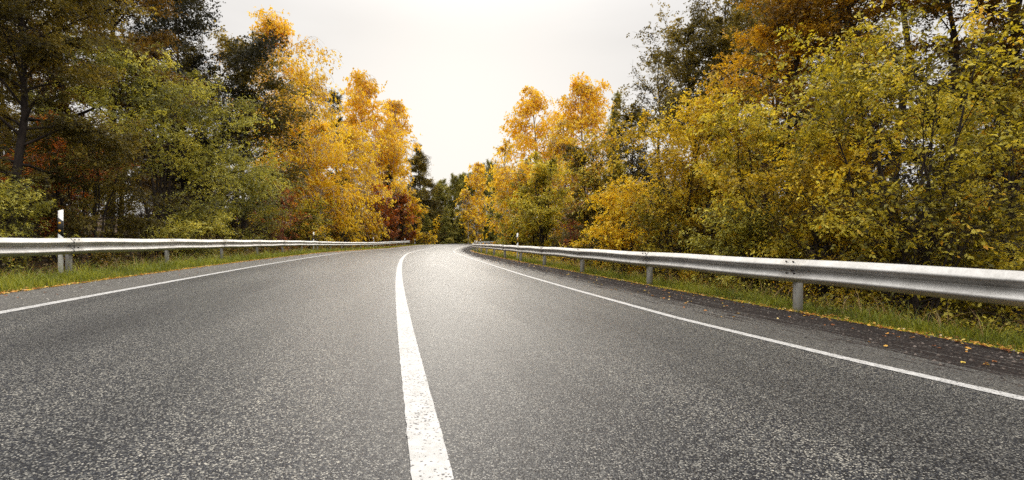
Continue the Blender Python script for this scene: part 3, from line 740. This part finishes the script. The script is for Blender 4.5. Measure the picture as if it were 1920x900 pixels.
# forest behind the front row: one of each kind, then copies
def filler(side, specs, offs, seed, n, hts, pals, label, group):
    g = np.random.default_rng(seed); protos = []
    for j, (nm, kd, base, bark) in enumerate(specs):
        protos.append((nm, kd, base, bark, None))
    made = {}
    for i in range(n):
        j = i % len(specs); nm, kd, base, bark = specs[j]
        s = SRANGE[side][0] + (SRANGE[side][1] - SRANGE[side][0]) * (i + g.uniform(-.4, .4)) / n
        off = g.uniform(*offs) * (1 if side == 'R' else -1)
        p = road_pt(s, off); 
        s2, o2 = road_sz(p[0], p[1])
        if abs(o2[0]) < abs(offs[0]) - .8: continue
        gz = float(ground_z(p[0], p[1])[0]); H = g.uniform(*hts); 
        if j not in made:
            made[j] = plant(nm, kd, (p[0], p[1], gz), hts[1], hts[1] * {'shrub': .95, 'broad': .5, 'sparse': .4, 'spruce': .4, 'pine': .35, 'birch': .4}[kd], base, pals[j % len(pals)], bark,
                            FILL_N[kd], FILL_L[kd], seed * 50 + j, label, 'shrub' if kd == 'shrub' else 'tree', group)
        else:
            k = H / hts[1]; copy_plant(made[j], (p[0], p[1], gz), g.uniform(0, 6.28), (k * g.uniform(.9, 1.2), k * g.uniform(.9, 1.2), k), label, group, pals[int(g.integers(0, len(pals)))])
FILL_N = {'shrub': 12000, 'broad': 26000, 'sparse': 16000, 'spruce': 20000, 'pine': 12000, 'birch': 20000}
FILL_L = {'shrub': .08, 'broad': .13, 'sparse': .12, 'spruce': .2, 'pine': .2, 'birch': .12}
SRANGE = {'L': (0, 118), 'R': (0, 75)}
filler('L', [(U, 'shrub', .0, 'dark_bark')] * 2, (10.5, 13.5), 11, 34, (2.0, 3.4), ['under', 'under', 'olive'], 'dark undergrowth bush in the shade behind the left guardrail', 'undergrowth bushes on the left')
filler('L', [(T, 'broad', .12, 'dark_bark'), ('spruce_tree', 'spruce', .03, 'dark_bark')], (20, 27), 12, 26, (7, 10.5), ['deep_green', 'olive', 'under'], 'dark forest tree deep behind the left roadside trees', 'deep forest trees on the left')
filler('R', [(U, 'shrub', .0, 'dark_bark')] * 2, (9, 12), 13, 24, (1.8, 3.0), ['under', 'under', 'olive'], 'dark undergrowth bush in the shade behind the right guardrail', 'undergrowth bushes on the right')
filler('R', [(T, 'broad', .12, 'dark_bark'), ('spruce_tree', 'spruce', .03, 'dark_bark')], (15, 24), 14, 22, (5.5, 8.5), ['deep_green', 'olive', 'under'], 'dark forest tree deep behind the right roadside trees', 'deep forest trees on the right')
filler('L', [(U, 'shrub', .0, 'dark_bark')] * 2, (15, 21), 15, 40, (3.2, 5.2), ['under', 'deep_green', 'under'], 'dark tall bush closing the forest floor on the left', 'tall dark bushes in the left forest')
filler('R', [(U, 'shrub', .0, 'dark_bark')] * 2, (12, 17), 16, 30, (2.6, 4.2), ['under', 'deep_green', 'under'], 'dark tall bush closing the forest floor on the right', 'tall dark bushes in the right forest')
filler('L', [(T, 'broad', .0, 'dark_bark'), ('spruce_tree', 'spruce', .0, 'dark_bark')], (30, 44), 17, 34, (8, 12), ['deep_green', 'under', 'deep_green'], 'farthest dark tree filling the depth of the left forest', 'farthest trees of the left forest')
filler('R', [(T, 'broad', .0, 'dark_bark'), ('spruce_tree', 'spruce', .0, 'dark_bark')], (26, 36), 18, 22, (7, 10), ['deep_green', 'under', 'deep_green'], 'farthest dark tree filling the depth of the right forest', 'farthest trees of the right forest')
# slim dark trunks seen deep in the wood
def slim(side, n, seed, rangeo, label, group):
    g = np.random.default_rng(seed); first = None
    for i in range(n):
        s = (-2 + 46 * (i + g.uniform(-.45, .45)) / n) if side == 'L' else (-1 + 30 * (i + g.uniform(-.45, .45)) / n)
        p = road_pt(s, g.uniform(*rangeo) * (1 if side == 'R' else -1)); gz = float(ground_z(p[0], p[1])[0])
        if first is None: first = plant('slim_tree', 'sparse', (p[0], p[1], gz), 15, 4.0, .35, 'olive', 'dark_bark', 9000, .12, seed, label, 'tree', group)
        else: copy_plant(first, (p[0], p[1], gz), g.uniform(0, 6.28), (1, 1, g.uniform(.8, 1.1)), label, group)
slim('L', 16, 21, (15, 24), 'slim dark trunked tree standing deep in the left forest', 'slim trees in the left forest')
slim('R', 16, 22, (11, 20), 'slim dark trunked tree standing deep in the right forest', 'slim trees in the right forest')

# ---------------------------------------------------------------- grass, weeds, fallen leaves
def blades(name, side, o0, o1, s0, s1, dens, h, wd, pal, label, seed, lean=.35, cat='grass', hpow=1.0):
    g = np.random.default_rng(seed)
    ss = []; 
    n = int((s1 - s0) * (o1 - o0) * dens)
    s = s0 + (s1 - s0) * g.random(n)
    p = road_pt(s, 0); dist = np.maximum(p[:, 1], 3)
    keep = g.random(n) < np.clip(9 / dist, .06, 1) ; s = s[keep]; dist = dist[keep]; n = len(s)
    o = (o0 + (o1 - o0) * g.random(n)) 
    clump = np.sin(s * 3.1 + 2 * np.sin(o * 5)) * .5 + np.sin(s * 7.7 + o * 3) * .3 + np.sin(s * .9) * .3
    P = road_pt(s, o * side); P[:, 2] = verge_z(s, o * side) - .01
    ds = np.clip(dist / 9, 1, 7)
    hh = h * g.uniform(.45, 1.15, n) * (1 + .35 * clump) * np.clip((o - o0) / .35 + .35, .3, 1) ** hpow
    a = g.uniform(0, math.tau, n); wv = np.c_[np.cos(a), np.sin(a), np.zeros(n)] * (wd * ds)[:, None]
    ln = np.c_[g.normal(0, lean, (n, 2)), np.zeros(n)] * hh[:, None]
    v0 = P - wv; v1 = P + wv; v2 = P + wv * .7 + ln * .35 + np.c_[np.zeros((n, 2)), hh * .6]; v3 = P - wv * .7 + ln * .35 + np.c_[np.zeros((n, 2)), hh * .6]
    v4 = P + ln * 1.1 + np.c_[np.zeros((n, 2)), hh]
    V = np.stack([v0, v1, v2, v3, v4], 1).reshape(-1, 3); b = np.arange(n)[:, None] * 5
    F4 = b + np.array([[0, 1, 2, 3]]); F3 = b + np.array([[3, 2, 4]])
    at = np.c_[g.random(n), np.clip(.5 + .35 * clump, 0, 1), np.zeros(n), np.ones(n)]
    ob = mesh_np(name, V, [F4, F3], leaf_mat(pal, PAL[pal], .35), None, False, attr={'lc': np.concatenate([at, at])})
    tag(ob, label, cat, kind='stuff'); return ob
PAL['grass'] = [(.08, (.12, .08, .02)), (.25, (.07, .09, .012)), (.5, (.17, .20, .022)), (.75, (.36, .38, .04)), (.95, (.52, .44, .12))]
PAL['litter'] = [(.1, (.16, .05, .02)), (.35, (.45, .17, .03)), (.55, (.62, .34, .05)), (.75, (.72, .52, .10)), (.95, (.60, .48, .34))]
PAL['dry'] = [(.1, (.20, .11, .04)), (.5, (.42, .27, .11)), (.95, (.62, .45, .20))]
PAL['mossy'] = [(.1, (.20, .22, .01)), (.5, (.38, .38, .02)), (.95, (.55, .48, .05))]
blades('grass', -1, EDGE_L + .02, 6.9, 2, 92, 1000, .13, .004, 'grass', 'short green grass along the left verge under the guardrail', 31)
blades('grass', 1, EDGE_R + .05, 6.3, 1.5, 70, 1100, .13, .004, 'grass', 'short green grass along the right verge under the guardrail', 32)
blades('grass', -1, EDGE_L + .25, 7.2, 2, 60, 110, .30, .0035, 'grass', 'longer loose grass blades along the left verge', 36, .7)
blades('grass', 1, EDGE_R + .2, 6.5, 1.5, 50, 140, .27, .0032, 'grass', 'longer loose grass blades along the right verge', 37, .7)
blades('dry_grass', -1, 6.3, 7.6, 3, 80, 40, .42, .004, 'dry', 'dry straw coloured stalks behind the left guardrail', 33, .6)
blades('dry_grass', 1, 5.5, 6.7, 1.5, 60, 45, .36, .003, 'dry', 'dry straw coloured stalks behind the right guardrail', 34, .7)
blades('moss', 1, EDGE_R - .02, EDGE_R + .12, 1.5, 50, 12000, .03, .006, 'mossy', 'yellow green moss line along the right asphalt edge', 35, .5, 'moss', 0)
def weeds(name, side, o0, o1, s0, s1, n, h, ls, pal, label, seed, cat='undergrowth'):
    g = np.random.default_rng(seed); s = s0 + (s1 - s0) * g.random(n) ** 1.5; o = o0 + (o1 - o0) * g.random(n)
    cl = np.sin(s * 2.3 + 1.3 * np.sin(s * .7)) + np.sin(o * 4 + s)
    P = road_pt(s, o * side); P[:, 2] = verge_z(s, o * side) + h * g.random(n) ** .8 * np.clip(.65 + .35 * cl, .15, 1.3)
    ax = unit(g.normal(0, 1, (n, 3))); up = unit(np.array([0, 0, 1.]) + g.normal(0, .6, (n, 3))); sd2 = unit(np.cross(ax, up))
    L_ = (ls * g.uniform(.5, 1.3, n) * np.clip(P[:, 1] / 14, 1, 4))[:, None]
    V = np.stack([P, P + ax * L_ * .45 + sd2 * L_ * .3, P + ax * L_, P + ax * L_ * .45 - sd2 * L_ * .3], 1).reshape(-1, 3)
    at = np.c_[g.random(n), np.clip(.5 + .25 * cl, 0, 1), np.zeros(n), np.ones(n)]
    ob = mesh_np(name, V, [np.arange(4 * n).reshape(-1, 4)], leaf_mat(pal, PAL[pal], .35), None, attr={'lc': at}); tag(ob, label, cat, kind='stuff')
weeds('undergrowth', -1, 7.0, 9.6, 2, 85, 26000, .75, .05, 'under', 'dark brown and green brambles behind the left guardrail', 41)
weeds('undergrowth', 1, 6.1, 8.6, 1.5, 60, 26000, .6, .05, 'mixed', 'brambles with orange and green leaves behind the right guardrail', 42)
def litter(name, side, dens_fn, s0, s1, n, ls, pal, label, seed):
    g = np.random.default_rng(seed); s = s0 + (s1 - s0) * g.random(n) ** 1.4; o = dens_fn(g, n)
    P = road_pt(s, o * side)
    P[:, 2] = np.where(o < (EDGE_R if side > 0 else EDGE_L), P[:, 2], verge_z(s, o * side)) + .008 + .01 * g.random(n)
    a = g.uniform(0, math.tau, n); L_ = (ls * g.uniform(.5, 1.3, n) * np.clip(P[:, 1] / 14, 1, 3))[:, None]
    ax = np.c_[np.cos(a), np.sin(a), g.normal(0, .12, n)]; sd2 = np.c_[-np.sin(a), np.cos(a), g.normal(0, .12, n)]
    k = 5; pts = [P, P + ax * L_ * .3 + sd2 * L_ * .34, P + ax * L_ * .75 + sd2 * L_ * .22 + [0, 0, .008], P + ax * L_, P + ax * L_ * .7 - sd2 * L_ * .25 + [0, 0, .006], P + ax * L_ * .25 - sd2 * L_ * .3]
    V = np.stack(pts, 1).reshape(-1, 3); at = np.c_[g.random(n), g.random(n), np.zeros(n), np.ones(n)]
    ob = mesh_np(name, V, [np.arange(6 * n).reshape(-1, 6)], leaf_mat(pal, PAL[pal], .2), None, attr={'lc': at}); tag(ob, label, 'fallen leaves', kind='stuff')
litter('fallen_leaves', 1, lambda g, n: 3.5 + 1.6 * g.random(n) ** .7, 2, 22, 260, .042, 'litter', 'yellow and orange leaves scattered on the right shoulder', 51)
litter('fallen_leaves', 1, lambda g, n: EDGE_R - .12 + abs(g.normal(0, .4, n)), 1.5, 50, 4500, .042, 'litter', 'fallen orange leaves in the grass by the right asphalt edge', 52)
litter('fallen_leaves', -1, lambda g, n: EDGE_L - .04 + abs(g.normal(0, .16, n)), 3, 90, 6500, .045, 'litter', 'rust and yellow leaves gathered along the left asphalt edge', 53)
litter('fallen_leaves', -1, lambda g, n: EDGE_L + .9 * g.random(n), 3, 70, 900, .05, 'golden', 'yellow leaves lying in the left verge grass', 54)
litter('fallen_leaves', -1, lambda g, n: 4.1 + .7 * g.random(n), 4, 40, 90, .035, 'rust', 'few small reddish leaves on the left gravel shoulder', 55)
for o in bpy.data.objects:
    for q in ('_H', '_W', 'x0'):
        if q in o: del o[q]


def pebbles(side, o0, o1, s0, s1, n, size, stops, label, seed):
    g = np.random.default_rng(seed); s = s0 + (s1 - s0) * g.random(n) ** 1.5; o = o0 + (o1 - o0) * g.random(n) ** .6
    P = road_pt(s, o * side, .001); r = (size * g.uniform(.4, 1.5, n) ** 1.5 * np.clip(P[:, 1] / 12, 1, 2.5))[:, None]
    a = g.uniform(0, math.tau, n); A = np.c_[np.cos(a), np.sin(a), 0 * a]; B = np.c_[-np.sin(a), np.cos(a), 0 * a]
    top = P + np.array([0, 0, 1.]) * r * g.uniform(.4, .8, (n, 1)) + A * r * g.normal(0, .25, (n, 1))
    V = np.stack([P + A * r, P + B * r * .7, P - A * r * .9, P - B * r * .8, top], 1).reshape(-1, 3); b = np.arange(n)[:, None] * 5
    F = np.concatenate([b + np.array([[i, (i + 1) % 4, 4]]) for i in range(4)])
    at = np.c_[g.random(n), g.random(n), np.zeros(n), np.ones(n)]
    PAL[label] = stops
    ob = mesh_np('gravel', V, [F], leaf_mat(label, stops, 0.0, .85), None, attr={'lc': np.concatenate([at] * 4)}); tag(ob, label, 'gravel', kind='stuff')
pebbles(1, 3.5, 5.05, 1.5, 30, 5200, .011, [(.2, (.012, .009, .008)), (.6, (.04, .03, .024)), (.9, (.16, .13, .11))], 'dark soil crumbs and grit on the right shoulder', 61)
pebbles(-1, 3.95, 4.9, 3, 30, 3200, .009, [(.2, (.08, .075, .07)), (.6, (.20, .19, .17)), (.9, (.34, .32, .28))], 'pale grit on the left gravel shoulder', 62)
